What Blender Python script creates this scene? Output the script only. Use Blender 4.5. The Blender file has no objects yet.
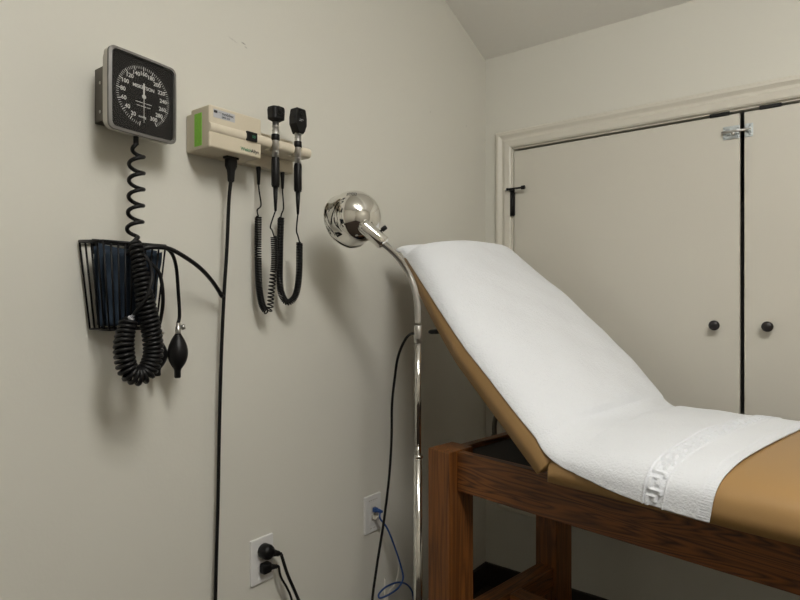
import bpy, bmesh, math, random
from mathutils import Vector, Matrix
random.seed(3)
SC = bpy.context.scene
COL = SC.collection
PI = math.pi

# ------------------------------------------------------------------ helpers
def tag(o, label=None, cat=None, group=None, kind=None):
    if label: o['label'] = label
    if cat: o['category'] = cat
    if group: o['group'] = group
    if kind: o['kind'] = kind
    return o

def thing(name, loc, label, cat, rz=0.0, group=None):
    o = bpy.data.objects.new(name, None)
    o.empty_display_size = 0.05
    o.location = loc
    o.rotation_euler = (0, 0, rz)
    COL.objects.link(o)
    return tag(o, label, cat, group)

def origin(o):
    v = Vector((0, 0, 0))
    while o is not None:
        if o.rotation_euler.z: return Vector((0, 0, 0))      # rotated things are modelled in their own frame
        v += o.location; o = o.parent
    return v

class MB:
    def __init__(s): s.bm = bmesh.new()
    def add(s, vs, fs, smooth=False):
        v = [s.bm.verts.new(p) for p in vs]
        for f in fs:
            try: s.bm.faces.new([v[i] for i in f]).smooth = smooth
            except ValueError: pass
        return s
    def box(s, a, b, bev=0.0, seg=2):
        t = bmesh.new()
        bmesh.ops.create_cube(t, size=1)
        for v in t.verts:
            v.co = Vector([a[i] + (b[i] - a[i]) * (v.co[i] + .5) for i in range(3)])
        if bev: bmesh.ops.bevel(t, geom=t.edges[:], offset=bev, segments=seg, affect='EDGES', profile=.5)
        s.merge(t, smooth=False); return s
    def merge(s, t, M=None, smooth=None):
        t.verts.ensure_lookup_table()
        vs = [s.bm.verts.new(M @ v.co if M else v.co) for v in t.verts]
        t.verts.index_update()
        for f in t.faces:
            try:
                g = s.bm.faces.new([vs[v.index] for v in f.verts]); g.smooth = f.smooth if smooth is None else smooth
            except ValueError: pass
        t.free()
    def tube(s, pts, r, n=8, cap=True):
        pts = [Vector(p) for p in pts]
        m = len(pts)
        rs = r if isinstance(r, (list, tuple)) else [r] * m
        tg = []
        for i in range(m):
            d = pts[min(i + 1, m - 1)] - pts[max(i - 1, 0)]
            tg.append(d.normalized() if d.length > 1e-9 else (tg[-1] if tg else Vector((0, 0, 1))))
        ref = Vector((0, 0, 1)) if abs(tg[0].z) < .9 else Vector((1, 0, 0))
        nv = tg[0].cross(ref).normalized()
        vs, fs = [], []
        for i in range(m):
            nv = (nv - tg[i] * nv.dot(tg[i])).normalized()
            bv = tg[i].cross(nv)
            for k in range(n):
                a = 2 * PI * k / n
                vs.append(pts[i] + (nv * math.cos(a) + bv * math.sin(a)) * rs[i])
        for i in range(m - 1):
            for k in range(n):
                fs.append((i * n + k, i * n + (k + 1) % n, (i + 1) * n + (k + 1) % n, (i + 1) * n + k))
        if cap:
            fs.append(tuple(range(n))[::-1]); fs.append(tuple((m - 1) * n + k for k in range(n)))
        return s.add(vs, fs, True)
    def lathe(s, prof, base, axis, n=32, squash=None):
        """prof: (radius, distance along axis) pairs"""
        ax = Vector(axis).normalized(); base = Vector(base)
        ref = Vector((0, 0, 1)) if abs(ax.z) < .9 else Vector((1, 0, 0))
        u = ax.cross(ref).normalized(); w = ax.cross(u)
        vs, fs = [], []
        for (r, h) in prof:
            for k in range(n):
                a = 2 * PI * k / n
                vs.append(base + ax * h + (u * math.cos(a) + w * math.sin(a)) * max(r, 1e-5))
        m = len(prof)
        for i in range(m - 1):
            for k in range(n):
                fs.append((i * n + k, i * n + (k + 1) % n, (i + 1) * n + (k + 1) % n, (i + 1) * n + k))
        fs.append(tuple(range(n))[::-1]); fs.append(tuple((m - 1) * n + k for k in range(n)))
        return s.add(vs, fs, True)
    def prism(s, outline, M, depth, bev=0.0, seg=2):
        """outline in XY, extruded along +Z, placed by M"""
        t = bmesh.new()
        a = [t.verts.new((x, y, 0)) for x, y in outline]; b = [t.verts.new((x, y, depth)) for x, y in outline]
        n = len(a)
        t.faces.new(a[::-1]); top = t.faces.new(b)
        for i in range(n): t.faces.new((a[i], a[(i + 1) % n], b[(i + 1) % n], b[i]))
        if bev: bmesh.ops.bevel(t, geom=list(top.edges), offset=bev, segments=seg, affect='EDGES', profile=.5)
        s.merge(t, M, False); return s
    def build(s, name, mat, parent=None, auto=True):
        me = bpy.data.meshes.new(name)
        off = origin(parent)
        for v in s.bm.verts: v.co -= off
        bmesh.ops.recalc_face_normals(s.bm, faces=s.bm.faces[:])
        s.bm.to_mesh(me); s.bm.free()
        me.materials.append(mat)
        o = bpy.data.objects.new(name, me); COL.objects.link(o)
        if parent is not None: o.parent = parent
        return o

def rrect(w, h, r, n=6, bulge=0.0):
    """rounded rectangle outline, centred, sides bowed out by bulge"""
    pts = []
    for cx, cy, a0 in ((w/2-r, h/2-r, 0), (-w/2+r, h/2-r, PI/2), (-w/2+r, -h/2+r, PI), (w/2-r, -h/2+r, 1.5*PI)):
        for k in range(n + 1):
            a = a0 + PI/2*k/n
            pts.append((cx + r*math.cos(a), cy + r*math.sin(a)))
    if bulge:
        dense = []
        for i, p in enumerate(pts):
            q = pts[(i+1) % len(pts)]
            L = math.hypot(q[0]-p[0], q[1]-p[1]); m = 6 if L > .02 else 1
            for k in range(m): dense.append((p[0]+(q[0]-p[0])*k/m, p[1]+(q[1]-p[1])*k/m))
        pts = [(x*(1+bulge*(1-(2*y/h)**2)), y*(1+bulge*(1-(2*x/w)**2))) for x, y in dense]
    return pts

def spline(pts, n=10):
    """Catmull-Rom through the points"""
    P = [Vector(p) for p in pts]; out = []
    for i in range(len(P) - 1):
        a = P[i-1] if i else P[0] * 2 - P[1]; b = P[i]; c = P[i+1]
        d = P[i+2] if i + 2 < len(P) else P[-1] * 2 - P[-2]
        for k in range(n):
            t = k / n
            out.append(.5*((2*b) + (c-a)*t + (2*a-5*b+4*c-d)*t*t + (3*b-a-3*c+d)*t**3))
    out.append(P[-1]); return out

def coil(path, r, pitch, per=14, pitch_fn=None, r_fn=None):
    """helix of radius r wound around a path"""
    L = [0.0]
    for a, b in zip(path, path[1:]): L.append(L[-1] + (b - a).length)
    tot = L[-1]
    fr = []
    nv = None
    for i, p in enumerate(path):
        t = (path[min(i+1, len(path)-1)] - path[max(i-1, 0)]).normalized()
        if nv is None:
            ref = Vector((1, 0, 0)) if abs(t.x) < .9 else Vector((0, 1, 0))
            nv = (ref - t*ref.dot(t)).normalized()
        nv = (nv - t*nv.dot(t)).normalized()
        fr.append((nv.copy(), t.cross(nv)))
    out = []; s = 0.0; ph = 0.0; i = 0
    while s < tot:
        while i < len(L) - 2 and L[i+1] < s: i += 1
        k = (s - L[i]) / max(L[i+1] - L[i], 1e-9)
        p = path[i].lerp(path[i+1], k)
        n_ = fr[i][0].lerp(fr[i+1][0], k).normalized(); b_ = fr[i][1].lerp(fr[i+1][1], k).normalized()
        e = min(1, s/(pitch*.7), (tot-s)/(pitch*.7))
        rr_ = r_fn(s/tot) if r_fn else r
        out.append(p + (n_*math.cos(ph) + b_*math.sin(ph))*rr_*max(e, .05))
        pt = pitch_fn(s/tot) if pitch_fn else pitch
        s += pt/per; ph += 2*PI/per
    return out

def text_bm(body, size, align='CENTER', bold=.022):
    cu = bpy.data.curves.new('lettering', 'FONT')
    cu.body = body; cu.size = size; cu.align_x = align; cu.align_y = 'CENTER'; cu.resolution_u = 3; cu.offset = size*bold
    ob = bpy.data.objects.new('lettering', cu); COL.objects.link(ob)
    dg = bpy.context.evaluated_depsgraph_get()
    me = bpy.data.meshes.new_from_object(ob.evaluated_get(dg))
    t = bmesh.new(); t.from_mesh(me)
    bpy.data.objects.remove(ob); bpy.data.curves.remove(cu); bpy.data.meshes.remove(me)
    return t

WALL_X = Matrix(((0, 0, 1, 0), (1, 0, 0, 0), (0, 1, 0, 0), (0, 0, 0, 1)))   # flat XY art onto a plane facing +x
def on_x(x, y, z, ang=0.0):
    return Matrix.Translation((x, y, z)) @ WALL_X @ Matrix.Rotation(ang, 4, 'Z')
BACK_Y = Matrix(((1, 0, 0, 0), (0, 0, -1, 0), (0, 1, 0, 0), (0, 0, 0, 1)))  # onto a plane facing -y
def on_y(x, y, z, ang=0.0):
    return Matrix.Translation((x, y, z)) @ BACK_Y @ Matrix.Rotation(ang, 4, 'Z')

# ------------------------------------------------------------------ materials
def mat(name, rgb, rough=.5, metal=0.0, spec=.5, bump=None, var=None, sheen=0.0, coat=0.0):
    m = bpy.data.materials.new(name); m.use_nodes = True
    nt = m.node_tree; b = nt.nodes['Principled BSDF']
    b.inputs['Base Color'].default_value = (*rgb, 1); b.inputs['Roughness'].default_value = rough
    b.inputs['Metallic'].default_value = metal; b.inputs['Specular IOR Level'].default_value = spec
    b.inputs['Sheen Weight'].default_value = sheen; b.inputs['Coat Weight'].default_value = coat
    tc = nt.nodes.new('ShaderNodeTexCoord')
    if var:                                  # (scale, amount): gentle colour variation of the surface itself
        nz = nt.nodes.new('ShaderNodeTexNoise'); nz.inputs['Scale'].default_value = var[0]; nz.inputs['Detail'].default_value = 4
        mx = nt.nodes.new('ShaderNodeMix'); mx.data_type = 'RGBA'
        mx.inputs[6].default_value = (*[c*(1-var[1]) for c in rgb], 1); mx.inputs[7].default_value = (*[min(1, c*(1+var[1])) for c in rgb], 1)
        nt.links.new(tc.outputs['Object'], nz.inputs['Vector']); nt.links.new(nz.outputs['Fac'], mx.inputs[0])
        nt.links.new(mx.outputs[2], b.inputs['Base Color'])
    if bump:                                 # (scale, strength, distance)
        nz = nt.nodes.new('ShaderNodeTexNoise'); nz.inputs['Scale'].default_value = bump[0]; nz.inputs['Detail'].default_value = 3
        bp = nt.nodes.new('ShaderNodeBump'); bp.inputs['Strength'].default_value = bump[1]; bp.inputs['Distance'].default_value = bump[2]
        nt.links.new(tc.outputs['Object'], nz.inputs['Vector']); nt.links.new(nz.outputs['Fac'], bp.inputs['Height'])
        nt.links.new(bp.outputs['Normal'], b.inputs['Normal'])
    return m

def wood(name, axis, dark=(.042, .0135, .0035), light=(.20, .071, .0155), rough=.42, bands=19.0):
    """oak with grain along the given local axis"""
    m = bpy.data.materials.new(name); m.use_nodes = True
    nt = m.node_tree; N = nt.nodes; L = nt.links; b = N['Principled BSDF']
    tc = N.new('ShaderNodeTexCoord'); mp = N.new('ShaderNodeMapping')
    sc = [12.0, 12.0, 12.0]; sc[axis] = .62
    mp.inputs['Scale'].default_value = sc; mp.inputs['Location'].default_value = (.37, .21, .63)
    L.new(tc.outputs['Object'], mp.inputs['Vector'])
    n1 = N.new('ShaderNodeTexNoise'); n1.inputs['Scale'].default_value = 1.6; n1.inputs['Detail'].default_value = 3; n1.inputs['Distortion'].default_value = .5
    L.new(mp.outputs['Vector'], n1.inputs['Vector'])
    # growth rings: contour bands of the stretched noise
    mu = N.new('ShaderNodeMath'); mu.operation = 'MULTIPLY'; mu.inputs[1].default_value = bands
    L.new(n1.outputs['Fac'], mu.inputs[0])
    fr = N.new('ShaderNodeMath'); fr.operation = 'PINGPONG'; fr.inputs[1].default_value = .5
    L.new(mu.outputs[0], fr.inputs[0])
    mp2 = N.new('ShaderNodeMapping'); s2 = [160.0]*3; s2[axis] = 4.0; mp2.inputs['Scale'].default_value = s2
    L.new(tc.outputs['Object'], mp2.inputs['Vector'])
    n2 = N.new('ShaderNodeTexNoise'); n2.inputs['Scale'].default_value = 1.0; n2.inputs['Detail'].default_value = 3
    L.new(mp2.outputs['Vector'], n2.inputs['Vector'])
    ad = N.new('ShaderNodeMath'); ad.operation = 'MULTIPLY_ADD'; ad.inputs[1].default_value = 1.1; 
    L.new(fr.outputs[0], ad.inputs[0]); 
    m3 = N.new('ShaderNodeMath'); m3.operation = 'MULTIPLY'; m3.inputs[1].default_value = .75
    L.new(n2.outputs['Fac'], m3.inputs[0]); L.new(m3.outputs[0], ad.inputs[2])
    cr = N.new('ShaderNodeValToRGB')
    cr.color_ramp.elements[0].position = .30; cr.color_ramp.elements[0].color = (*dark, 1)
    cr.color_ramp.elements[1].position = .85; cr.color_ramp.elements[1].color = (*light, 1)
    L.new(ad.outputs[0], cr.inputs['Fac']); L.new(cr.outputs['Color'], b.inputs['Base Color'])
    bp = N.new('ShaderNodeBump'); bp.inputs['Strength'].default_value = .15; bp.inputs['Distance'].default_value = .001
    L.new(ad.outputs[0], bp.inputs['Height']); L.new(bp.outputs['Normal'], b.inputs['Normal'])
    b.inputs['Roughness'].default_value = rough
    return m

WALLC = (.648, .639, .578)
M = {}
M['wall'] = mat('wall_paint', WALLC, .55, bump=(140, .10, .002), spec=.35)
M['ceil'] = mat('ceiling_paint', (.80, .79, .745), .9, bump=(60, .35, .004), spec=.2)
M['trimp'] = mat('trim_paint', (.615, .592, .52), .38, spec=.45)
M['doorp'] = mat('door_paint', (.59, .57, .505), .42, bump=(220, .06, .001), spec=.45)
M['floor'] = mat('dark_carpet', (.030, .020, .013), .95, bump=(400, .5, .003), var=(30, .25))
M['base'] = mat('dark_baseboard', (.022, .014, .010), .6)
M['vinyl'] = mat('tan_vinyl', (.345, .207, .082), .38, bump=(500, .08, .0006), var=(3, .05), spec=.5)
M['black'] = mat('black_plastic', (.0045, .0045, .005), .42, spec=.25)
M['rubber'] = mat('black_rubber', (.005, .005, .0055), .42, spec=.28)
M['cord'] = mat('black_cord', (.0045, .0045, .0045), .45, spec=.25)
M['tray'] = mat('black_tray', (.012, .010, .009), .8)
M['chrome'] = mat('chrome', (.80, .79, .76), .045, 1.0)
M['brushed'] = mat('brushed_steel', (.58, .57, .55), .36, 1.0)
M['zinc'] = mat('zinc_plate', (.55, .60, .62), .32, 1.0, var=(90, .2))
M['steel'] = mat('dark_steel', (.13, .12, .10), .4, .8)
M['ivory'] = mat('ivory_plastic', (.60, .54, .42), .42)
M['ivory2'] = mat('ivory_plastic_light', (.66, .60, .48), .38)
M['grey'] = mat('grey_plastic', (.46, .44, .39), .4)
M['rim'] = mat('smoked_rim', (.17, .165, .155), .25)
M['polish'] = mat('polished_tube', (.66, .65, .62), .11, 1.0)
M['dial'] = mat('dial_face', (.0085, .008, .008), .4, spec=.3)
M['mark'] = mat('white_marking', (.55, .55, .53), .6)
M['green'] = mat('green_sticker', (.23, .54, .05), .6, var=(260, .35))
M['label'] = mat('silver_label', (.46, .47, .50), .4)
M['ink'] = mat('black_ink', (.02, .02, .025), .6)
M['gink'] = mat('green_ink', (.02, .20, .10), .6)
M['plate'] = mat('white_plate', (.70, .70, .69), .35)
M['blue'] = mat('blue_cable', (.018, .065, .22), .45)
M['greyc'] = mat('grey_cable', (.66, .63, .56), .5)
M['cuff'] = mat('navy_fabric', (.011, .024, .044), .85, bump=(700, .3, .001), var=(40, .2))
M['knob'] = mat('dark_bronze', (.020, .018, .019), .32, .3)
M['wx'] = wood('oak_along', 0)
M['wy'] = wood('oak_across', 1)
M['wz'] = wood('oak_upright', 2, dark=(.085, .029, .007), bands=9.0)

def glass():
    m = bpy.data.materials.new('clear_lens'); m.use_nodes = True
    nt = m.node_tree; nt.nodes.remove(nt.nodes['Principled BSDF'])
    t = nt.nodes.new('ShaderNodeBsdfTransparent'); g = nt.nodes.new('ShaderNodeBsdfGlossy'); g.inputs['Roughness'].default_value = .12
    x = nt.nodes.new('ShaderNodeMixShader'); f = nt.nodes.new('ShaderNodeFresnel'); f.inputs['IOR'].default_value = 1.15
    nt.links.new(f.outputs[0], x.inputs[0]); nt.links.new(t.outputs[0], x.inputs[1]); nt.links.new(g.outputs[0], x.inputs[2])
    nt.links.new(x.outputs[0], nt.nodes['Material Output'].inputs['Surface'])
    return m
M['lens'] = glass()

def towel_mat():
    m = bpy.data.materials.new('white_terry'); m.use_nodes = True
    nt = m.node_tree; N = nt.nodes; L = nt.links; b = N['Principled BSDF']
    b.inputs['Base Color'].default_value = (.755, .78, .82, 1); b.inputs['Roughness'].default_value = .95
    b.inputs['Specular IOR Level'].default_value = .1; b.inputs['Sheen Weight'].default_value = .25
    tc = N.new('ShaderNodeTexCoord')
    n1 = N.new('ShaderNodeTexNoise'); n1.inputs['Scale'].default_value = 230; n1.inputs['Detail'].default_value = 3
    n2 = N.new('ShaderNodeTexNoise'); n2.inputs['Scale'].default_value = 45; n2.inputs['Detail'].default_value = 4
    ad = N.new('ShaderNodeMath'); ad.operation = 'ADD'
    L.new(tc.outputs['Object'], n1.inputs['Vector']); L.new(tc.outputs['Object'], n2.inputs['Vector'])
    L.new(n1.outputs['Fac'], ad.inputs[0]); L.new(n2.outputs['Fac'], ad.inputs[1])
    bp = N.new('ShaderNodeBump'); bp.inputs['Strength'].default_value = .5; bp.inputs['Distance'].default_value = .004
    L.new(ad.outputs[0], bp.inputs['Height']); L.new(bp.outputs['Normal'], b.inputs['Normal'])
    return m
M['towel'] = towel_mat()

def wall_scuffed():
    """the left wall's paint, with the small dark scuffs it really carries"""
    m = M['wall'].copy(); m.name = 'wall_paint_scuffed'
    nt = m.node_tree; N = nt.nodes; L = nt.links; b = N['Principled BSDF']
    tc = N.new('ShaderNodeTexCoord')
    nz = N.new('ShaderNodeTexNoise'); nz.inputs['Scale'].default_value = 160
    L.new(tc.outputs['Object'], nz.inputs['Vector'])
    total = None
    for (c, ry, rz, amt) in (((0, (0.0000, 0.9133, 1.8087)[1], (0.0000, 0.9133, 1.8087)[2]), .0085, .0028, .75),
                             ((0, (0.0000, 0.9208, 1.8014)[1], (0.0000, 0.9208, 1.8014)[2]), .006, .003, .45),
                             ((0, (0.0000, 0.8821, 1.8065)[1], (0.0000, 0.8821, 1.8065)[2]), .022, .003, .22),
                             ((0, (0.0000, 0.9027, 1.5983)[1], (0.0000, 0.9027, 1.5983)[2]), .003, .003, .2),
                             ((0, (0.0000, 1.7288, 1.8454)[1], (0.0000, 1.7288, 1.8454)[2]), .0045, .003, .4),
                             ((0, (0.0000, 1.9764, 1.8533)[1], (0.0000, 1.9764, 1.8533)[2]), .005, .003, .4)):
        mp = N.new('ShaderNodeMapping'); mp.vector_type = 'TEXTURE'
        mp.inputs['Location'].default_value = c; mp.inputs['Scale'].default_value = (1, ry, rz); mp.inputs['Rotation'].default_value = (-.25, 0, 0)
        L.new(tc.outputs['Object'], mp.inputs['Vector'])
        ln = N.new('ShaderNodeVectorMath'); ln.operation = 'LENGTH'; L.new(mp.outputs['Vector'], ln.inputs[0])
        ad = N.new('ShaderNodeMath'); ad.operation = 'MULTIPLY_ADD'; ad.inputs[1].default_value = 1.2; L.new(nz.outputs['Fac'], ad.inputs[0]); L.new(ln.outputs['Value'], ad.inputs[2])
        mr = N.new('ShaderNodeMapRange'); mr.inputs['From Min'].default_value = 1.5; mr.inputs['From Max'].default_value = .7
        mr.inputs['To Min'].default_value = 0; mr.inputs['To Max'].default_value = amt
        L.new(ad.outputs[0], mr.inputs['Value'])
        if total is None: total = mr.outputs[0]
        else:
            mxm = N.new('ShaderNodeMath'); mxm.operation = 'MAXIMUM'; L.new(total, mxm.inputs[0]); L.new(mr.outputs[0], mxm.inputs[1]); total = mxm.outputs[0]
    mx = N.new('ShaderNodeMix'); mx.data_type = 'RGBA'; mx.inputs[6].default_value = (*WALLC, 1); mx.inputs[7].default_value = (.10, .09, .08, 1)
    L.new(total, mx.inputs[0]); L.new(mx.outputs[2], b.inputs['Base Color'])
    return m
M['wallL'] = wall_scuffed()
M['wallF'] = mat('taupe_paint', (.55, .52, .455), .6)

# ------------------------------------------------------------------ the room
BY = 2.127            # back wall plane
RX = 3.0              # right wall
FY = -1.5             # wall behind the viewer
CZ = 2.1614           # ceiling height at the back wall, rising into the room at 22 degrees
FLAT = 2.55
SY = BY - (FLAT - CZ)/.41
T_ = .10
def st(name, mb, m, parent=None):
    o = mb.build(name, m, parent)
    if parent is None: o['kind'] = 'structure'
    return o
st('floor', MB().box((-T_, FY-T_, -.1), (RX+T_, BY+.7, 0)), M['floor'])
b = MB()                                                   # left wall follows the ceiling slope
prof = [(FY, 0), (BY, 0), (BY, CZ), (SY, FLAT), (FY, FLAT)]
b.prism([(y, z) for y, z in prof], Matrix(((0, 0, 1, -T_), (1, 0, 0, 0), (0, 1, 0, 0), (0, 0, 0, 1))), T_)
st('wall_left', b, M['wallL'])
b = MB(); b.prism([(y, z) for y, z in prof], Matrix(((0, 0, 1, RX), (1, 0, 0, 0), (0, 1, 0, 0), (0, 0, 0, 1))), T_)
st('wall_right', b, M['wallF'])
st('wall_front', MB().box((-T_, FY-T_, 0), (RX+T_, FY, FLAT+.05)), M['wallF'])
b = MB()
b.prism([(BY+.02, CZ-.0082), (BY+.02, CZ+.08), (SY, FLAT+.09), (FY-T_, FLAT+.09), (FY-T_, FLAT), (SY, FLAT)],
        Matrix(((0, 0, 1, -T_), (1, 0, 0, 0), (0, 1, 0, 0), (0, 0, 0, 1))), RX+2*T_)
st('ceiling', b, M['ceil'])
# back wall with the closet opening
OX0, OX1, OZ0, OZ1 = .1235, 1.7345, .395, 1.7755
b = MB()
b.box((-T_, BY, 0), (OX0, BY+.12, CZ)); b.box((OX1, BY, 0), (RX+T_, BY+.12, CZ))
b.box((OX0, BY, 0), (OX1, BY+.12, OZ0)); b.box((OX0, BY, OZ1), (OX1, BY+.12, CZ))
b.box((OX0-.1, BY+.62, .2), (OX1+.1, BY+.66, 1.95))          # closet's own back, sides, top and bottom
b.box((OX0-.06, BY+.12, .3), (OX0-.02, BY+.62, 1.85)); b.box((OX1+.02, BY+.12, .3), (OX1+.06, BY+.62, 1.85))
b.box((OX0-.1, BY+.12, 1.83), (OX1+.1, BY+.62, 1.87)); b.box((OX0-.1, BY+.12, .30), (OX1+.1, BY+.62, .34))
st('wall_back', b, M['wall'])
b = MB(); b.box((0, BY-.014, 0), (RX, BY, .092), .003)
st('baseboard_back', b, M['base'])
b = MB(); b.box((0, FY, 0), (.014, BY-.014, .092), .003)
st('baseboard_left', b, M['base'])
# closet casing: a moulded profile mitred round the opening
cas = [(0, 0), (0, .010), (.006, .014), (.026, .016), (.034, .011), (.040, .011), (.052, .018), (.062, .018), (.0675, .012), (.0675, 0)]   # (from inner edge outward, projection)
def mitred(x0, x1, z0, z1, prof):
    cs = [(x0, z0, -1, -1), (x1, z0, 1, -1), (x1, z1, 1, 1), (x0, z1, -1, 1)]
    vs, fs = [], []
    for (x, z, sx, sz) in cs:
        for (o, p) in prof: vs.append((x + sx*o, BY - p, z + sz*o))
    n = len(prof)
    for i in range(4):
        j = (i+1) % 4
        for k in range(n-1): fs.append((i*n+k, i*n+k+1, j*n+k+1, j*n+k))
    return vs, fs
vs, fs = mitred(OX0-.003, OX1+.003, OZ0-.003, OZ1+.003, cas)
trim = st('trim_1', MB().add(vs, fs), M['trimp'])
b = MB()                                                     # jamb lining behind the casing
b.box((OX0, BY, OZ0), (OX0+.003, BY+.11, OZ1)); b.box((OX1-.003, BY, OZ0), (OX1, BY+.11, OZ1))
b.box((OX0, BY, OZ1-.0035), (OX1, BY+.11, OZ1)); b.box((OX0, BY, OZ0), (OX1, BY+.11, OZ0+.003))
b.build('jamb', M['trimp'], trim)
for xa, xb in ((.8300, .8885), (.9690, 1.0280)):
    b = MB(); b.box((xa, BY-.002, OZ1-.0135), (xb, BY+.03, OZ1-.001), .0015)
    b.build('door_catch', M['black'], trim)

DZ0, DZ1 = OZ0+.006, 1.7635
def closet_door(name, x0, x1, knob_x):
    d = st(name, MB().box((x0, BY+.001, DZ0), (x1, BY+.022, DZ1), .0015), M['doorp'])
    k = MB()
    k.lathe([(.010, 0), (.0085, .004), (.0065, .010), (.0075, .017), (.0142, .021), (.0163, .026), (.0158, .031), (.011, .0345), (.0, .0355)], (knob_x, BY+.001, 1.0885), (0, -1, 0), 28)
    k.build('door_knob', M['knob'], d)
    return d
d1 = closet_door('door_1', .1290, .9160, .8475)
d2 = closet_door('door_2', .9285, 1.7290, .9930)
# hinge of door_1 with a hinge-pin stop
b = MB()
b.tube([(.1265, BY-.010, 1.505), (.1265, BY-.010, 1.605)], .0084, 12)
for z in (1.525, 1.545, 1.565, 1.585): b.tube([(.1265, BY-.010, z-.0008), (.1265, BY-.010, z+.0008)], .0088, 12)
b.box((.1265, BY-.006, 1.508), (.134, BY+.002, 1.598), .001)
hg = b.build('hinge', M['black'], d1)
b = MB()
b.lathe([(.004, -.004), (.010, -.002), (.0105, .004), (.006, .010), (0, .011)], (.1265, BY-.010, 1.605), (0, 0, 1), 16)
b.tube([(.110, BY-.024, 1.6105), (.175, BY-.024, 1.6105)], .0036, 10)
b.tube([(.173, BY-.024, 1.6105), (.187, BY-.024, 1.6105)], .0075, 14)
b.tube([(.109, BY-.024, 1.6105), (.116, BY-.024, 1.6105)], .0052, 14)
b.box((.119, BY-.027, 1.605), (.134, BY-.008, 1.614), .001)
b.build('pin_stop', M['black'], hg)
b = MB(); b.lathe([(.0048, 0), (.0052, .002), (.004, .005), (0, .006)], (.109, BY-.024, 1.6105), (-1, 0, 0), 14)
b.build('bumper', M['plate'], hg)
# slide bolt
z0 = 1.7055
b = MB(); b.box((.8690, BY-.0015, z0-.0215), (.9155, BY+.001, z0+.0205), .0006)
b.box((.8800, BY-.010, z0-.009), (.8925, BY-.0015, z0+.009), .002); b.box((.9020, BY-.010, z0-.009), (.9130, BY-.0015, z0+.009), .002)
for sx, sz in ((.8735, .014), (.8735, -.015), (.9115, .014), (.9115, -.015)):
    b.lathe([(.0036, 0), (.003, .0012), (0, .0016)], (sx, BY-.0015, z0+sz), (0, -1, 0), 12)
sb = b.build('slide_bolt', M['zinc'], d1)
b = MB(); b.tube([(.8660, BY-.0105, z0), (.9490, BY-.0105, z0)], .0042, 12)
b.tube([(.9000, BY-.0105, z0-.001), (.9000, BY-.020, z0-.009)], .0032, 10)
b.lathe([(.0, -.001), (.0055, 0), (.006, .004), (.0, .006)], (.9000, BY-.018, z0-.008), (0, -1, -.4), 14)
b.build('bolt', M['brushed'], sb)
b = MB(); b.box((.9305, BY-.0015, z0-.0215), (.9525, BY+.001, z0+.0205), .0006)
b.box((.9390, BY-.014, z0-.008), (.9475, BY-.0015, z0+.008), .0025)
for sz in (.014, -.015): b.lathe([(.0036, 0), (.003, .0012), (0, .0016)], (.9450, BY-.0015, z0+sz), (0, -1, 0), 12)
b.build('bolt_keeper', M['zinc'], d2)

# ------------------------------------------------------------------ aneroid gauge
GY, GZ = .6085, 1.5745
g = thing('blood_pressure_gauge', (0, GY, GZ), 'square black-dialled blood pressure gauge on a steel wall bracket', 'gauge')
GM = Matrix.Translation((.078, GY, GZ)) @ Matrix.Rotation(math.radians(7), 4, 'Z') @ WALL_X      # the head is swivelled slightly on its bracket
def gm(y, z, x, ang=0.0): return GM @ Matrix.Translation((y, z, x)) @ Matrix.Rotation(ang, 4, 'Z')
GW, GH = .1500, .1580
b = MB(); b.prism(rrect(GW-.010, GH-.010, .014, 6, .012), gm(0, 0, -.020), .012, .003)
b.prism(rrect(GW-.002, GH-.002, .012, 6, .012), gm(0, 0, -.011), .014, .003)
b.build('housing', M['grey'], g)
b = MB(); b.prism(rrect(GW-.012, GH-.012, .009, 6, .012), gm(0, 0, .0032), .0012); b.build('dial', M['dial'], g)
out = rrect(GW, GH, .012, 6, .012); inn = rrect(GW-.011, GH-.011, .009, 6, .012)
b = MB(); n = len(out); ring = []
for (pl, x) in ((out, .0015), (out, .0068), (inn, .0088), (inn, .0044)): ring += [GM @ Vector((p[0], p[1], x)) for p in pl]
fs = []
for k in range(3):
    for i in range(n): fs.append((k*n+i, k*n+(i+1) % n, (k+1)*n+(i+1) % n, (k+1)*n+i))
b.add(ring, fs); b.build('rim', M['rim'], g)
b = MB(); b.prism(rrect(GW-.0105, GH-.0105, .009, 6, .012), gm(0, 0, .0068), .0010); b.build('lens', M['lens'], g)
b = MB(); xf = .0046
RD = .0595
for v in range(0, 301, 4):
    a = math.radians((v - 160) * 1.07)
    L = .0085 if v % 20 == 0 else .0055
    r1 = RD - L; w = .00042 if v % 20 else .0008
    mm = gm(0, 0, xf, -a)
    b.add([mm @ Vector(p) for p in ((-w, r1, 0), (w, r1, 0), (w, RD, 0), (-w, RD, 0))], [(0, 1, 2, 3)])
for v in range(20, 301, 20):
    a = math.radians((v - 160) * 1.07); r = .0452
    b.merge(text_bm(str(v), .0112), gm(math.sin(a)*r, math.cos(a)*r, xf))
b.merge(text_bm('MISKETSON', .0092), gm(0, .0180, xf))
b.merge(text_bm('mmHg', .0062), gm(-.003, -.0405, xf))
for dz, ws in ((-.0130, (.016, .005, .012)), (-.0200, (.007, .013, .008))):        # two lines of fine print
    y = -(sum(ws) + .003)/2
    for w in ws:
        b.add([gm(0, dz, xf) @ Vector(p) for p in ((y, 0, 0), (y+w, 0, 0), (y+w, .0013, 0), (y, .0013, 0))], [(0, 1, 2, 3)])
        y += w + .0015
b.build('dial_marking', M['mark'], g)
b = MB()
b.prism([(-.0009, .002), (-.0003, -.0520), (.0003, -.0520), (.0009, .002)], gm(0, 0, .0054), .0004)
b.prism([(-.0015, -.001), (-.0018, .0265), (.0018, .0265), (.0015, -.001)], gm(0, 0, .0054), .0004)
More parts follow.
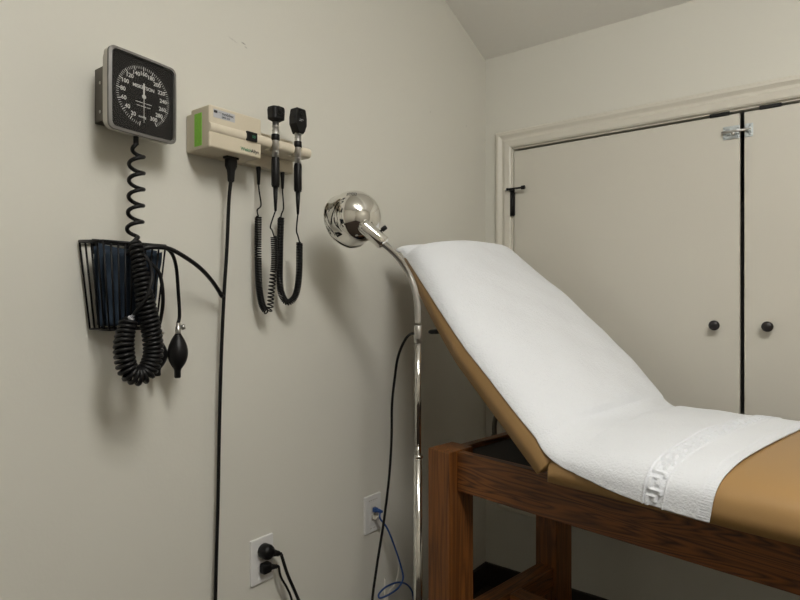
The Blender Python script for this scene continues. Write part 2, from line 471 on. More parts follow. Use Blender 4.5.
b.lathe([(.0044, 0), (.0044, .0006), (.003, .0010), (0, .0011)], gm(0, 0, .0054) @ Vector((0, 0, 0)), (gm(0, 0, 1) @ Vector((0, 0, 0))) - (gm(0, 0, 0) @ Vector((0, 0, 0))), 20)
b.build('needle', M['mark'], g)
b = MB()                                               # U bracket: wall leaf and two side cheeks
za, zb = 1.5224, 1.6305; ya, yb = .5523, .6630
b.box((0, ya, za), (.002, yb, zb)); b.box((0, ya, za), (.0545, ya+.002, zb)); b.box((0, yb-.002, za), (.0545, yb, zb))
b.box((0, ya, za), (.030, yb, za+.002))
br = b.build('wall_bracket', M['steel'], g)
for zz in (1.6000, 1.5425):
    b = MB(); b.lathe([(.0032, 0), (.0028, .0012), (0, .002)], (.022, ya, zz), (0, -1, 0), 12); b.build('screw', M['brushed'], br)
b = MB(); b.tube([(.070, (0.0700, 0.5999, 1.4989)[1], GZ-.074), (.070, (0.0700, 0.5999, 1.4989)[1], GZ-.095)], .0050, 12); b.build('hose_spout', M['black'], g)

# ------------------------------------------------------------------ basket, cuff, hoses, bulbs
bk = thing('wire_basket', (0, .57, 1.115), 'black wire basket on the wall holding the navy cuff', 'basket')
rt = [(.008, .519, 1.2845), (.105, .519, 1.2790), (.105, .6425, 1.2790), (.008, .6425, 1.2845)]
rb_ = [(.010, .538, 1.1130), (.088, .538, 1.1130), (.088, .632, 1.1130), (.010, .632, 1.1130)]
def lerp(a, b_, t): return tuple(a[i] + (b_[i]-a[i])*t for i in range(3))
b = MB()
for R in (rt,):
    for i in range(4): b.tube([R[i], R[(i+1) % 4]], .0030, 8)
b.build('rim_wire', M['black'], bk)
b = MB()
for i in range(4): b.tube([rb_[i], rb_[(i+1) % 4]], .0020, 8)
for k in range(1, 5): b.tube([lerp(rb_[0], rb_[3], k/5), lerp(rb_[1], rb_[2], k/5)], .0016, 6)
b.build('base_wire', M['black'], bk)
def upright(p, q):
    bb = MB(); bb.tube([p, q], .0020, 6); bb.build('upright_wire', M['black'], bk)
for (i, j, m_) in ((0, 1, 4), (1, 2, 9), (2, 3, 4)):
    for k in range(m_): upright(lerp(rt[i], rt[j], k/m_), lerp(rb_[i], rb_[j], k/m_))
for k in range(5): upright(lerp(rt[3], rt[0], k/4.0), lerp(rb_[3], rb_[0], k/4.0))
for y0 in (.5455, .6120):
    b = MB(); b.box((.0, y0, 1.262), (.0035, y0+.0145, 1.292), .001); b.box((.0, y0, 1.283), (.012, y0+.0145, 1.2885), .001)
    b.build('wall_clip', M['black'], bk)

cf = thing('blood_pressure_cuff', (.05, .585, 1.116), 'folded navy fabric cuff lying inside the black wire basket', 'cuff')
def fold(xc, y0, y1, z0, z1, th, lean, ph):
    """one upright fold of cloth, slightly rippled, closed at its foot"""
    vs, fs = [], []; nu, nv = 22, 18
    for side in (0, 1):
        for j in range(nv+1):
            for i in range(nu+1):
                u, v = i/nu, j/nv
                inset = .012*(1-v)
                y = y0 + inset + (y1 - y0 - 2*inset)*u
                edge = min(1, 6*u, 6*(1-u), 5*(1-v) + .25, 5*v + .25)
                x = xc + lean*(v-.5) + .0035*math.sin(9*u + ph) + .002*math.sin(14*v + ph*2) + (th/2*edge if side else -th/2*edge)
                vs.append((x, y, z0 + (z1-z0)*v + .004*math.sin(5*u + ph)*v))
    W = nu+1; H = (nv+1)*W
    for j in range(nv):
        for i in range(nu):
            a = j*W+i
            fs.append((a, a+1, a+W+1, a+W)); fs.append((H+a, H+a+W, H+a+W+1, H+a+1))
    for j in range(nv):
        a = j*W; fs.append((a, a+W, H+a+W, H+a)); a = j*W+nu; fs.append((a, H+a, H+a+W, a+W))
    for i in range(nu):
        fs.append((i, H+i, H+i+1, i+1)); a = nv*W+i; fs.append((a, a+1, H+a+1, H+a))
    return vs, fs
b = MB()
for a in ((.030, .532, .638, 1.121, 1.272, .014, .012, .4), (.048, .530, .641, 1.119, 1.276, .014, .012, 2.0), (.066, .536, .642, 1.119, 1.268, .014, .014, 3.7)):
    v, f_ = fold(*a); b.add(v, f_, True)
b.build('folded_band', M['cuff'], cf)
b = MB(); v, f_ = fold(.0835, .572, .645, 1.121, 1.268, .007, .018, 1.2); b.add(v, f_, True); b.build('fastening_strip', M['cuff'], cf)

# stretched and coiled hose from the gauge
hz = spline([(0.0700, 0.5999, 1.4830), (0.0750, 0.5982, 1.4381), (0.0850, 0.5919, 1.3667), (0.1000, 0.5799, 1.2803)])
hose = thing('coiled_hose', tuple((0.0700, 0.5999, 1.4830)), 'black coiled hose hanging from the gauge into the basket and looping below', 'hose')
xq = .075
p1 = coil([Vector(p) for p in hz], .0135, .0335, 22)
b = MB(); b.tube(p1, .0040, 8); b.build('stretched_coil', M['rubber'], hose)
lp = spline([(0.1000, 0.5799, 1.2803), (0.1180, 0.5763, 1.2617), (0.1260, 0.5800, 1.2177), (0.1300, 0.5878, 1.1604), (0.1300, 0.5999, 1.1024), (0.1300, 0.6019, 1.0617), (0.1300, 0.5878, 1.0322), (0.1300, 0.5700, 1.0264), (0.1300, 0.5526, 1.0393), (0.1280, 0.5460, 1.0733), (0.1220, 0.5510, 1.1044), (0.1180, 0.5627, 1.1359)], 12)
p2 = coil(lp, .0150, .0088, 16, r_fn=lambda q: .0098 + .0056*min(1, max(0, (q-.12)/.22)) - .003*max(0, (q-.85)/.15))
b = MB(); b.tube(p2, .0042, 7); b.build('tight_coil', M['rubber'], hose)

def bulb(cx, top, bot, hose_pts, label):
    top = Vector(top); bot = Vector(bot); ax = (bot - top).normalized(); L = (bot - top).length
    t = thing('inflation_bulb', tuple(bot), label, 'bulb', group='inflation bulbs')
    pr = [(.0055, 0)]
    for k in range(1, 20):
        u = k/20.0
        pr.append((cx*math.sin(PI*min(1, u*1.0))**.78*(1 - .06*math.cos(PI*u)) + .0035, L*.84*u))
    pr += [(.0068, L*.85), (.0068, L*.98), (.005, L), (0, L)]
    b = MB(); b.lathe(pr, top, ax, 28); b.build('bulb', M['rubber'], t)
    b = MB(); b.lathe([(.0045, -.022), (.0045, -.014), (.006, -.013), (.006, 0.001), (.004, .004)], top, ax, 16)
    vb = top - ax*.010
    b.lathe([(.003, 0), (.003, .006), (.0058, .0065), (.0062, .013), (.004, .0145), (0, .015)], vb, (.45, .75, .25), 16)
    b.build('release_valve', M['brushed'], t)
    pts = spline(hose_pts + [tuple(top - ax*.020)], 10)
    b = MB(); b.tube(pts, .0038, 8); b.build('rubber_tube', M['rubber'], t)
    return t
bulb(.0172, (0.0700, 0.6916, 1.1001), (0.0700, 0.6905, 1.0050), [(0.0850, 0.5758, 1.2653), (0.1120, 0.5895, 1.2726), (0.1180, 0.6191, 1.2753), (0.1120, 0.6482, 1.2687), (0.0900, 0.6748, 1.2405), (0.0750, 0.6897, 1.1805), (0.0700, 0.6951, 1.1382)],
     'black egg-shaped rubber bulb hanging free to the right of the basket')
bulb(.0172, (0.0450, 0.6586, 1.0902), (0.0450, 0.6597, 1.0104), [(0.1100, 0.6069, 1.2445), (0.1120, 0.6267, 1.2196), (0.1050, 0.6372, 1.1700), (0.0600, 0.6567, 1.1242)],
     'black rubber bulb half hidden behind the coiled hose')
b = MB(); pts = spline([(0.0800, 0.5764, 1.2598), (0.1120, 0.5855, 1.2684), (0.1220, 0.6105, 1.2735), (0.1220, 0.6423, 1.2718), (0.1100, 0.6830, 1.2587), (0.0900, 0.7312, 1.2388), (0.0620, 0.7802, 1.2127), (0.0400, 0.8221, 1.1793)], 10)
t = thing('rubber_hose', tuple(pts[0]), 'black rubber hose arching from the basket to the power cord', 'hose')
b.tube(pts, .0046, 10); b.build('tube', M['rubber'], t)
b = MB(); e = pts[-1]; d = (pts[-1]-pts[-3]).normalized(); b.tube([e-d*.012, e+d*.002], .0053, 12); b.build('end_cap', M['black'], t)
b = MB(); pts = spline([(0.1180, 0.5883, 1.2587), (0.1280, 0.5949, 1.2432), (0.1500, 0.5887, 1.2117), (0.1520, 0.5776, 1.1775), (0.1420, 0.5674, 1.1550), (0.1280, 0.5613, 1.1380)], 10)
t = thing('cuff_tube', tuple(pts[0]), 'thin black tube with a pale connector looping over the basket front', 'tube')
b.tube(pts, .0036, 8); b.build('tube', M['rubber'], t)
b = MB(); e = pts[-1]; d = (pts[-1]-pts[-4]).normalized()
b.lathe([(.0035, -.006), (.0035, 0), (.0062, .001), (.0062, .005), (.004, .006), (.004, .011), (0, .0115)], e, d, 8)
b.build('connector', M['label'], t)

# ------------------------------------------------------------------ diagnostic wall unit
u = thing('diagnostic_wall_unit', (0, .90, 1.503), 'ivory wall unit with green side sticker holding two instruments', 'medical unit')
b = MB(); b.box((0, .7540, 1.5035), (.028, 1.053, 1.5900), .004); b.build('back_plate', M['ivory'], u)
b = MB(); b.box((.024, .7510, 1.5035), (.095, .8925, 1.5965), .004, 3); b.build('housing', M['ivory'], u)
b = MB()                                                    # half-round bar along the front, going on to the cradles
def bar(y0, y1):
    pr = []
    for k in range(13):
        a = -PI/2 + PI*k/12
        pr.append((.0135*math.cos(a)*.8, .0125*math.sin(a)))
    pr2 = [(x, z) for x, z in pr]
    vs = [(.0845 + .004 + x, y0, 1.5475 + z) for x, z in pr2] + [(.0845 + .004 + x, y1, 1.5475 + z) for x, z in pr2]
    vs += [(.03, y0, 1.535), (.03, y0, 1.560), (.03, y1, 1.535), (.03, y1, 1.560)]
    n = 13; fs = [(i, i+1, n+i+1, n+i) for i in range(n-1)]
    fs += [tuple(range(n)) + (2*n+1, 2*n), tuple(range(n, 2*n)) + (2*n+3, 2*n+2), (2*n, 0, n, 2*n+2), (n-1, 2*n+1, 2*n+3, 2*n-1)]
    return vs, fs
b.add(*bar(.7515, .8915)); b.build('front_bar', M['ivory2'], u)
OY, PY = .9325, 1.0045                                     # the two instruments
b = MB()
for ya, yb in ((.8915, OY-.011), (OY+.011, PY-.011), (PY+.011, 1.0500)): b.add(*bar(ya, yb))
b.box((.028, .8915, 1.5355), (.066, 1.0500, 1.5595), .002)
b.build('cradle', M['ivory2'], u)
b = MB(); b.box((.0945, .8470, 1.5380), (.1008, .8765, 1.5590), .001); dsp = b.build('display', M['black'], u)
b = MB(); b.merge(text_bm('00', .0095), on_x(.1010, .8660, 1.5480)); b.build('display_digits', mat('dim_green_digits', (.02, .16, .08), .4), dsp)
b = MB(); b.box((.040, .7500, 1.5110), (.067, .7512, 1.5830)); b.build('side_sticker', M['green'], u)
b = MB(); b.box((.0948, .7610, 1.5705), (.0954, .8170, 1.5885)); stc = b.build('asset_label', M['label'], u)
b = MB(); b.box((.0953, .7622, 1.5805), (.0956, .7710, 1.5862))
b.merge(text_bm('mobilex', .0095), on_x(.0957, .7980, 1.5822)); b.merge(text_bm('= =', .005), on_x(.0957, .7775, 1.5830))
b.merge(text_bm('(800) 555', .0056), on_x(.0957, .7930, 1.5745))
b.build('label_print', M['ink'], stc)
b = MB(); b.merge(text_bm('Welch', .0112, 'LEFT'), on_x(.0955, .8330, 1.5160)); b.build('lettering', M['gink'], u)
b = MB(); b.merge(text_bm('Allyn', .0112, 'LEFT'), on_x(.0955, .8620, 1.5160)); b.build('lettering', M['ink'], u)

def instrument(name, label, y, ophth):
    t = thing(name, (.098, y, 1.385), label, 'instrument')
    x = .098
    zb, zg0, zg1 = (1.427, 1.443, 1.514) if not ophth else (1.425, 1.442, 1.512)
    b = MB(); b.tube([(x, y, zg1-.002), (x, y, zg1+.088)], .0082, 20)
    for z in (zg1+.012, zg1+.064, zg1+.074): b.tube([(x, y, z), (x, y, z+.002)], .0088, 20)
    b.build('neck', M['brushed'], t)
    b = MB(); b.lathe([(.0092, 0), (.0099, .001), (.0099, .014), (.0092, .015)], (x, y, zg1+.0405), (0, 0, 1), 20); b.build('collar', M['black'], t)
    b = MB(); b.lathe([(.0088, 0), (.0092, .001), (.0092, zg1-zg0-.001), (.0088, zg1-zg0)], (x, y, zg0), (0, 0, 1), 20)
    for k in range(8):
        a = 2*PI*k/8; b.tube([(x+.0090*math.cos(a), y+.0090*math.sin(a), zg0+.004), (x+.0090*math.cos(a), y+.0090*math.sin(a), zg1-.004)], .0010, 5)
    b.build('handle', M['rubber'], t)
    b = MB(); b.lathe([(.0030, 0), (.0050, .030), (.0062, zg0-1.385)], (x, y, 1.385), (0, 0, 1), 14); b.build('strain_relief', M['black'], t)
    if not ophth:
        z0 = zg1+.0850
        prof = [(.0080, z0), (.0105, z0+.002), (.0180, z0+.006), (.0190, z0+.028), (.0178, z0+.034), (.009, z0+.036)]
        b = MB(); vs, fs = [], []
        pts = rrect(1, 1, .28, 4)
        for r, z in prof: vs += [(x + .002 + p[0]*r*1.7, y + p[1]*r*2, z) for p in pts]
        n = len(pts)
        for k in range(len(prof)-1):
            for i in range(n): fs.append((k*n+i, k*n+(i+1) % n, (k+1)*n+(i+1) % n, (k+1)*n+i))
        fs += [tuple(range(n)), tuple((len(prof)-1)*n+i for i in range(n))]
        b.add(vs, fs); hd = b.build('head', M['black'], t)
        b = MB(); b.prism(rrect(.024, .020, .004), on_x(x+.0165, y, z0+.024), .003, .001); b.lathe([(.006, 0), (.005, .002), (0, .0022)], (x+.0195, y, z0+.024), (1, 0, 0), 20)
        b.build('lens_window', M['rubber'], hd)
    else:
        z0 = zg1+.0745
        ol = [(-.008, 0), (.008, 0), (.0115, .006), (.0195, .022), (.0195, .040), (.0155, .060), (.0125, .0625), (-.0125, .0625), (-.0155, .060), (-.0195, .040), (-.0195, .022), (-.0115, .006)]
        b = MB(); b.prism(ol, on_x(x-.010, y, z0), .024, .0035, 3); hd = b.build('head', M['black'], t)
        b = MB(); b.lathe([(.0065, 0), (.006, .0015), (.0035, .0016), (.0, .0008)], (x+.014, y, z0+.048), (1, 0, 0), 20)
        b.box((x+.0138, y-.006, z0+.056), (x+.0150, y+.006, z0+.0605), .0005)
        b.build('viewing_port', M['rubber'], hd)
        b = MB(); b.box((x+.0140, y-.006, z0+.0335), (x+.0144, y+.006, z0+.0345)); b.box((x+.0140, y-.009, z0+.0300), (x+.0144, y+.001, z0+.0307))
        b.build('lettering', M['label'], hd)
    return t
ot = instrument('otoscope', 'black-headed otoscope with square head, nearer the ivory box', OY, False)
op = instrument('ophthalmoscope', 'black ophthalmoscope with tall head at the right end of the cradle', PY, True)
def coiled(t, plug, lead_in, path, lead_out, stretch):
    plug = Vector(plug)
    b = MB(); b.lathe([(.0058, 0), (.0060, .006), (.0050, .020), (.0036, .046), (.0020, .047)], plug, (0, 0, -1), 14); b.build('cord_plug', M['black'], t)
    cp = spline(path, 14)
    c = coil(cp, .0072, .0040, 12, pitch_fn=stretch)
    b = MB(); b.tube([Vector(p) for p in spline([tuple(plug - Vector((0, 0, .046)))] + lead_in + [path[0]], 10)] + c[1:-1] + spline([path[-1]] + lead_out, 8), .0019, 6)
    b.build('coiled_cord', M['cord'], t)
    return c
def st1(u):                                               # pulled open on the way back up
    if u < .17: return .0042
    if u < .24: return .0062
    if u < .55: return .0040
    if u < .80: return .0092
    return .0046
coiled(ot, (0.0200, 0.9438, 1.5064), [(0.0300, 0.9373, 1.4440), (0.0350, 0.9395, 1.4065), (0.0450, 0.9207, 1.3920), (0.0350, 0.9287, 1.3853)],
       [(0.0300, 0.9351, 1.3790), (0.0300, 0.9342, 1.2944), (0.0350, 0.9333, 1.2072), (0.0400, 0.9386, 1.1601), (0.0500, 0.9460, 1.1415), (0.0550, 0.9513, 1.1526), (0.0600, 0.9519, 1.1948), (0.0750, 0.9487, 1.2635), (0.0850, 0.9388, 1.3259)],
       [(0.0900, 0.9284, 1.3392), (0.0950, 0.9196, 1.3476)] + [(.098, OY, 1.386)], st1)
coiled(op, (0.0200, 1.0219, 1.5075), [(0.0300, 1.0142, 1.4425), (0.0320, 1.0149, 1.4087), (0.0300, 1.0099, 1.3927)],
       [(0.0300, 1.0082, 1.3847), (0.0320, 1.0031, 1.2989), (0.0400, 0.9963, 1.2084), (0.0450, 1.0052, 1.1726), (0.0550, 1.0149, 1.1649), (0.0650, 1.0281, 1.1855), (0.0700, 1.0338, 1.2345), (0.0800, 1.0264, 1.3184)],
       [(0.0900, 1.0121, 1.3319), (0.0950, 1.0025, 1.3458)] + [(.098, PY, 1.386)], None)

pc = thing('hanging_cord', (.06, .845, 1.50), 'long black power cord hanging from under the ivory wall unit', 'cord')
b = MB(); cy = (0.0515, 0.8386, 1.4970)[1]
b.box((.043, cy-.0165, 1.4985), (.060, cy+.0165, 1.5045), .001)
vs, fs = [], []
for hw, hd, z in ((.0135, .0085, 1.4990), (.0135, .0085, 1.482), (.008, .0075, 1.4715), (.0065, .0060, 1.448), (.0045, .0045, 1.445)):
    vs += [(.0515 + p[0]*hd*2, cy + p[1]*hw*2, z) for p in rrect(1, 1, .25, 3)]
n = 16
for k in range(4):
    for i in range(n): fs.append((k*n+i, k*n+(i+1) % n, (k+1)*n+(i+1) % n, (k+1)*n+i))
fs.append(tuple(4*n+i for i in range(n))); b.add(vs, fs); b.build('plug', M['black'], pc)
pp = [(.0515, cy, 1.452)] + [(0.0450, 0.8378, 1.4041), (0.0350, 0.8389, 1.2877), (0.0300, 0.8347, 1.1818), (0.0260, 0.8307, 1.0524), (0.0220, 0.8280, 0.8878), (0.0200, 0.8253, 0.6999), (0.0180, 0.8198, 0.4665)]
b = MB(); b.tube(spline(pp + [(pp[-1][0]+.002, pp[-1][1]-.002, .22), (.03, pp[-1][1]+.01, .05), (.07, pp[-1][1]+.06, .0055), (.12, pp[-1][1]+.2, .005), (.10, pp[-1][1]+.4, .005)], 12), .0042, 8); b.build('cable', M['cord'], pc)

# ------------------------------------------------------------------ outlets and their cords
def plate(name, label, y0, y1, z0, z1):
    t = thing(name, (0, (y0+y1)/2, (z0+z1)/2), label, 'outlet')
    b = MB(); b.prism(rrect(y1-y0, z1-z0, .003, 3), on_x(0, (y0+y1)/2, (z0+z1)/2), .006, .002); b.build('cover_plate', M['plate'], t)
    return t
t = plate('wall_outlet', 'white wall outlet with two black plugs in it', .9320, 1.0035, .4475, .5630)
oy = .9675
for z in (.5300, .4865):
    b = MB(); b.prism(rrect(.034, .029, .012, 6), on_x(.006, oy, z), .0015, .0005); b.build('receptacle', M['plate'], t)
b = MB(); b.lathe([(.003, 0), (.0025, .001), (0, .0012)], (.006, oy, .508), (1, 0, 0), 12); b.build('screw', M['brushed'], t)
pl = thing('power_plug', (.02, oy, .530), 'larger round black plug in the upper outlet socket', 'plug', group='plugs in the outlet')
b = MB(); b.lathe([(.0165, 0), (.0185, .003), (.0190, .020), (.0165, .028), (.008, .032), (0, .033)], (.0075, oy, .531), (1, 0, 0), 28)
b.lathe([(.0095, 0), (.0085, .012), (.0070, .018), (.0070, .024), (.0050, .025), (.0045, .032)], (.026, oy+.010, .5265), (.25, 1, -.42), 16)
b.build('plug_body', M['black'], pl)
cpts = [(.034, oy+.038, .514)] + [(0.0450, 1.0153, 0.4654), (0.0500, 1.0313, 0.4245), (0.0550, 1.0475, 0.3832)] + [(.07, 1.075, .30), (.12, 1.10, .06), (.20, 1.13, .005), (.35, 1.10, .005)]
b = MB(); b.tube(spline(cpts, 10), .0042, 8); b.build('cable', M['cord'], pl)
pl = thing('power_plug', (.02, oy, .487), 'smaller black plug in the lower outlet socket', 'plug', group='plugs in the outlet')
b = MB(); b.box((.0075, oy-.013, .4755), (.030, oy+.014, .5020), .006, 3)
b.lathe([(.0085, 0), (.0075, .010), (.0060, .016), (.0060, .022), (.0040, .023), (.0035, .028)], (.021, oy+.009, .4885), (.2, 1, -.25), 16)
b.build('plug_body', M['black'], pl)
cpts = [(.0265, oy+.036, .482)] + [(0.0350, 1.0039, 0.4564), (0.0380, 1.0215, 0.4222), (0.0400, 1.0368, 0.3828)] + [(.05, 1.045, .30), (.10, 1.04, .05), (.18, 1.05, .0045), (.40, 1.02, .0045)]
b = MB(); b.tube(spline(cpts, 10), .0030, 8); b.build('cable', M['cord'], pl)

t = plate('network_outlet', 'white network wall plate with blue and grey cables plugged in', 1.3650, 1.4430, .4400, .5565)
ny = 1.404
b = MB(); b.prism(rrect(.034, .068, .002, 2), on_x(.0058, ny, .4985), .0012, .0004); b.build('insert', M['plate'], t)
for ya, yb, za in [(-.021+k*.009, -.015+k*.009, .5400) for k in range(5)] + [(-.014, -.006, .4520), (.001, .010, .4520), (.014, .017, .4520)]:
    b = MB(); b.box((.0059, ny+ya, za), (.0062, ny+yb, za+.0025)); b.build('plate_print', M['grey'], t)
b = MB(); b.box((.0065, ny-.009, .5040), (.009, ny+.009, .5200), .0008); b.box((.0065, ny-.009, .4780), (.009, ny+.009, .4960), .0008); b.build('jack', M['grey'], t)
nc = thing('network_cable', (.01, ny, .51), 'blue network cable looping down from the wall plate', 'cable')
b = MB(); b.box((.006, ny-.006, .5050), (.022, ny+.006, .5185), .001); b.lathe([(.0065, 0), (.006, .010), (.0038, .022)], (.018, ny, .512), (.7, .65, -.3), 14); b.build('connector', M['blue'], nc)
cp = [(0.0350, 1.4028, 0.4909), (0.0450, 1.4251, 0.4552), (0.0500, 1.4542, 0.3936), (0.0600, 1.4723, 0.3329), (0.0700, 1.4750, 0.2870), (0.0800, 1.4363, 0.2733), (0.0900, 1.3744, 0.2793), (0.0950, 1.3306, 0.2895), (0.0900, 1.3320, 0.2992), (0.0800, 1.3771, 0.2994), (0.0700, 1.4441, 0.2845), (0.0650, 1.4973, 0.2579), (0.0600, 1.5364, 0.2185), (0.0600, 1.5530, 0.1725)]
b = MB(); b.tube(spline([(.028, ny+.010, .507)] + cp + [(.07, cp[-1][1]+.01, .30), (.09, cp[-1][1]-.02, .05), (.15, cp[-1][1]-.06, .004), (.30, cp[-1][1]-.05, .004)], 10), .0029, 8); b.build('cable', M['blue'], nc)
nc = thing('phone_cable', (.01, ny, .487), 'thin grey cable hanging from the lower jack of the network plate', 'cable')
b = MB(); b.box((.006, ny-.005, .4825), (.020, ny+.005, .4930), .001); b.build('connector', M['greyc'], nc)
cp = [(0.0300, 1.4236, 0.4679), (0.0350, 1.4629, 0.4220), (0.0400, 1.4824, 0.3592), (0.0450, 1.4838, 0.3086), (0.0500, 1.4644, 0.2724), (0.0500, 1.4289, 0.2546), (0.0500, 1.4091, 0.2283)]
b = MB(); b.tube(spline([(.020, ny, .488), (.027, ny+.006, .492)] + cp + [(.05, cp[-1][1], .30), (.06, cp[-1][1], .06), (.10, cp[-1][1]+.05, .003)], 10), .0021, 8); b.build('cable', M['greyc'], nc)

# ------------------------------------------------------------------ floor lamp
LX, LY = .3182, 1.2143
lm = thing('floor_lamp', (LX, LY, 0), 'chrome gooseneck floor lamp between wall and exam table', 'lamp')
b = MB(); b.lathe([(.105, 0), (.115, .004), (.115, .014), (.108, .020), (.03, .028), (.018, .036), (.016, .05), (0, .05)], (LX, LY, 0), (0, 0, 1), 40); b.build('base', M['brushed'], lm)
b = MB(); b.tube([(LX, LY, .03), (LX, LY, .7726)], .0112, 20); b.lathe([(.0112, 0), (.0125, .002), (.0125, .008), (.009, .010)], (LX, LY, .7645), (0, 0, 1), 20); b.build('lower_pole', M['polish'], lm)
b = MB(); b.tube([(LX, LY, .76), (LX, LY, 1.075)], .0080, 20); b.build('upper_pole', M['polish'], lm)
b = MB(); b.lathe([(.0085, 0), (.0098, .001), (.0098, .043), (.0088, .045)], (LX, LY, 1.060), (0, 0, 1), 20)
b.lathe([(.0025, 0), (.002, .0015), (0, .002)], (LX+.0055, LY-.0085, 1.072), (.5, -.8, 0), 10); b.build('collar', M['brushed'], lm)
gp = spline([(0.3182, 1.2143, 1.1110), (0.3167, 1.2132, 1.1572), (0.3101, 1.2080, 1.2033), (0.2979, 1.1986, 1.2405), (0.2889, 1.1726, 1.2753), (0.2833, 1.1430, 1.2977), (0.2809, 1.1184, 1.3110)], 14)
gp2 = []
L = 0.0
for i, p in enumerate(gp): gp2.append(p)
# ribbed sleeve: resample and alternate the radius
acc = [0.0]
for a, c in zip(gp2, gp2[1:]): acc.append(acc[-1] + (c-a).length)
rp, rr = [], []
s = 0.0; i = 0; k = 0
while s < acc[-1]:
    while acc[i+1] < s: i += 1
    rp.append(gp2[i].lerp(gp2[i+1], (s-acc[i])/(acc[i+1]-acc[i]))); rr.append(.0076 if k % 2 else .0083)
    s += .0011; k += 1
b = MB(); b.tube(rp, rr, 16); b.build('gooseneck', M['brushed'], lm)
hc = Vector((0.1894, 1.1146, 1.3815))
FWD = Vector((-.6122, .7907, 0)); RGT = Vector((.7907, .6122, 0)); UP = Vector((0, 0, 1))
ax = (RGT*-.60 + UP*-.20 + FWD*.72).normalized()
R = .0685
pr = [(0.0004, -R)]
for k in range(1, 17):
    a = PI/2*k/16
    pr.append((R*math.sin(a), -R*math.cos(a)))
pr += [(R*1.015, .014), (R*1.02, .026), (R*1.05, .029), (R*1.06, .032), (R*1.05, .034), (R*1.02, .032), (R*.97, .020), (R*.95, 0)]
for k in range(1, 10):
    a = PI/2*(1-k/10); pr.append((R*.95*math.sin(a), -R*.95*math.cos(a)))
b = MB(); b.lathe(pr, hc, ax, 56); head = b.build('lamp_shade', M['chrome'], lm)
nb = hc + RGT*.026 - UP*.027 - FWD*.049                     # where the neck leaves the shade
tip = Vector((0.2841, 1.1184, 1.3096))
nd = (tip - nb).normalized(); L0 = (tip - nb).length
b = MB(); b.lathe([(.013, -.006), (.0180, -.004), (.0185, .004), (.0185, L0-.004), (.0165, L0), (.009, L0+.002), (0, L0+.002)], nb, nd, 28); b.build('socket_neck', M['chrome'], head)
b = MB(); sp = nb + nd*(L0*.55)
b.lathe([(.0025, .012), (.0025, .022), (.0058, .0225), (.0060, .034), (.005, .036), (0, .0365)], sp, (RGT*.80 + UP*.62 + FWD*.15), 14); b.build('switch', M['black'], head)
b = MB()
uv_ = ax.cross(UP).normalized(); wv = ax.cross(uv_)
vent = (UP*.78 - FWD*.62 - RGT*.05).normalized()
va = vent.cross(UP).normalized(); vb_ = vent.cross(va)
for i in range(-3, 4):
    for j in range(-1, 2):
        d = (vent + va*i*.055 + vb_*(j*.075 + (i % 2)*.03)).normalized()
        b.lathe([(.0014, 0), (.0014, .0004), (0, .0005)], hc + d*R, d, 8)
b.build('vent_hole', M['ink'], head)
b = MB(); b.lathe([(.013, -.045), (.013, -.02), (.026, .0), (.026, .012), (.0, .024)], hc, ax, 20); b.build('light_bulb', M['plate'], head)
cp = [(0.3141, 1.2112, 1.0828), (0.2920, 1.2193, 1.0817), (0.2615, 1.2337, 1.0640), (0.2284, 1.2460, 1.0161), (0.2086, 1.2559, 0.9512), (0.1969, 1.2595, 0.8810), (0.1896, 1.2665, 0.7823), (0.1841, 1.2623, 0.6771), (0.1732, 1.2538, 0.5608), (0.1707, 1.2266, 0.4452), (0.1729, 1.2030, 0.3516)]
b = MB(); b.tube(spline(cp + [(cp[-1][0]+.01, cp[-1][1]-.02, .25), (cp[-1][0]+.03, cp[-1][1]-.05, .05), (cp[-1][0]+.08, cp[-1][1]-.12, .005), (.35, 1.06, .005)], 10), .0037, 8); b.build('cord', M['cord'], lm)

# ------------------------------------------------------------------ exam table (modelled in its own frame: x to the foot, y across, z up)
ET = thing('exam_table', (.3545, 1.3057, 0), 'oak-framed exam table with tan vinyl pads and raised backrest', 'exam table', rz=math.atan2(-.1435, .9897))
FE = 1.62
def leg(x0, y0):
    b = MB(); b.box((x0, y0, 0), (x0+.078, y0+.101, .765), .003); b.build('leg', M['wz'], ET)
for x0 in (-.078, FE):
    for y0 in (0, .529): leg(x0, y0)
for y0 in (.031, .5735):
    b = MB(); b.box((.0005, y0, .657), (FE-.0005, y0+.0255, .762), .002); b.build('side_rail', M['wx'], ET)
for x0 in (-.052, FE+.03):
    b = MB(); b.box((x0, .1015, .657), (x0+.0255, .5285, .762), .002); b.build('end_rail', M['wy'], ET)
b = MB(); b.box((-.026, .057, .738), (FE+.029, .573, .748)); b.build('tray', M['tray'], ET)
for x0 in (-.065, FE+.012):
    b = MB(); b.box((x0, .1015, .215), (x0+.055, .5285, .290), .003); b.build('end_stretcher', M['wy'], ET)
b = MB(); b.box((-.0095, .285, .215), (FE+.0115, .340, .288), .003); b.build('long_stretcher', M['wx'], ET)

YC, HW = .315, .350                        # pad centre line and half width
BZ = .7665                                 # underside of the seat pad
ANG = math.radians(44.0); CA, SA = math.cos(ANG), math.sin(ANG)
OX, OZ = .292, .778                        # lower hinge corner of the backrest
BL = .745                                  # backrest length
def sect(th, T, dome, hw, p):
    """upper half of a padded cross-section; th 0..pi from near edge to far edge"""
    c, s = math.cos(th), math.sin(th)
    y = -hw*math.copysign(abs(c)**(2/p), c)
    h = T*abs(s)**(2/p) + dome*(1 - (y/hw)**2)
    return y, h
def half_width(a):
    """the backrest narrows towards the head"""
    t = max(0.0, (a - .33)/(BL - .33))
    return HW - .105*t*(.6 + .4*t)
def seat_pt(x, th, off=0.0, T=.088, p=5.0):
    y, h = sect(th, T + off, .020, HW + off, p)
    return Vector((x, YC + y, BZ + h))
def back_h(a):
    return .074 + .016*math.sin(PI*min(1, a/BL)**.62)
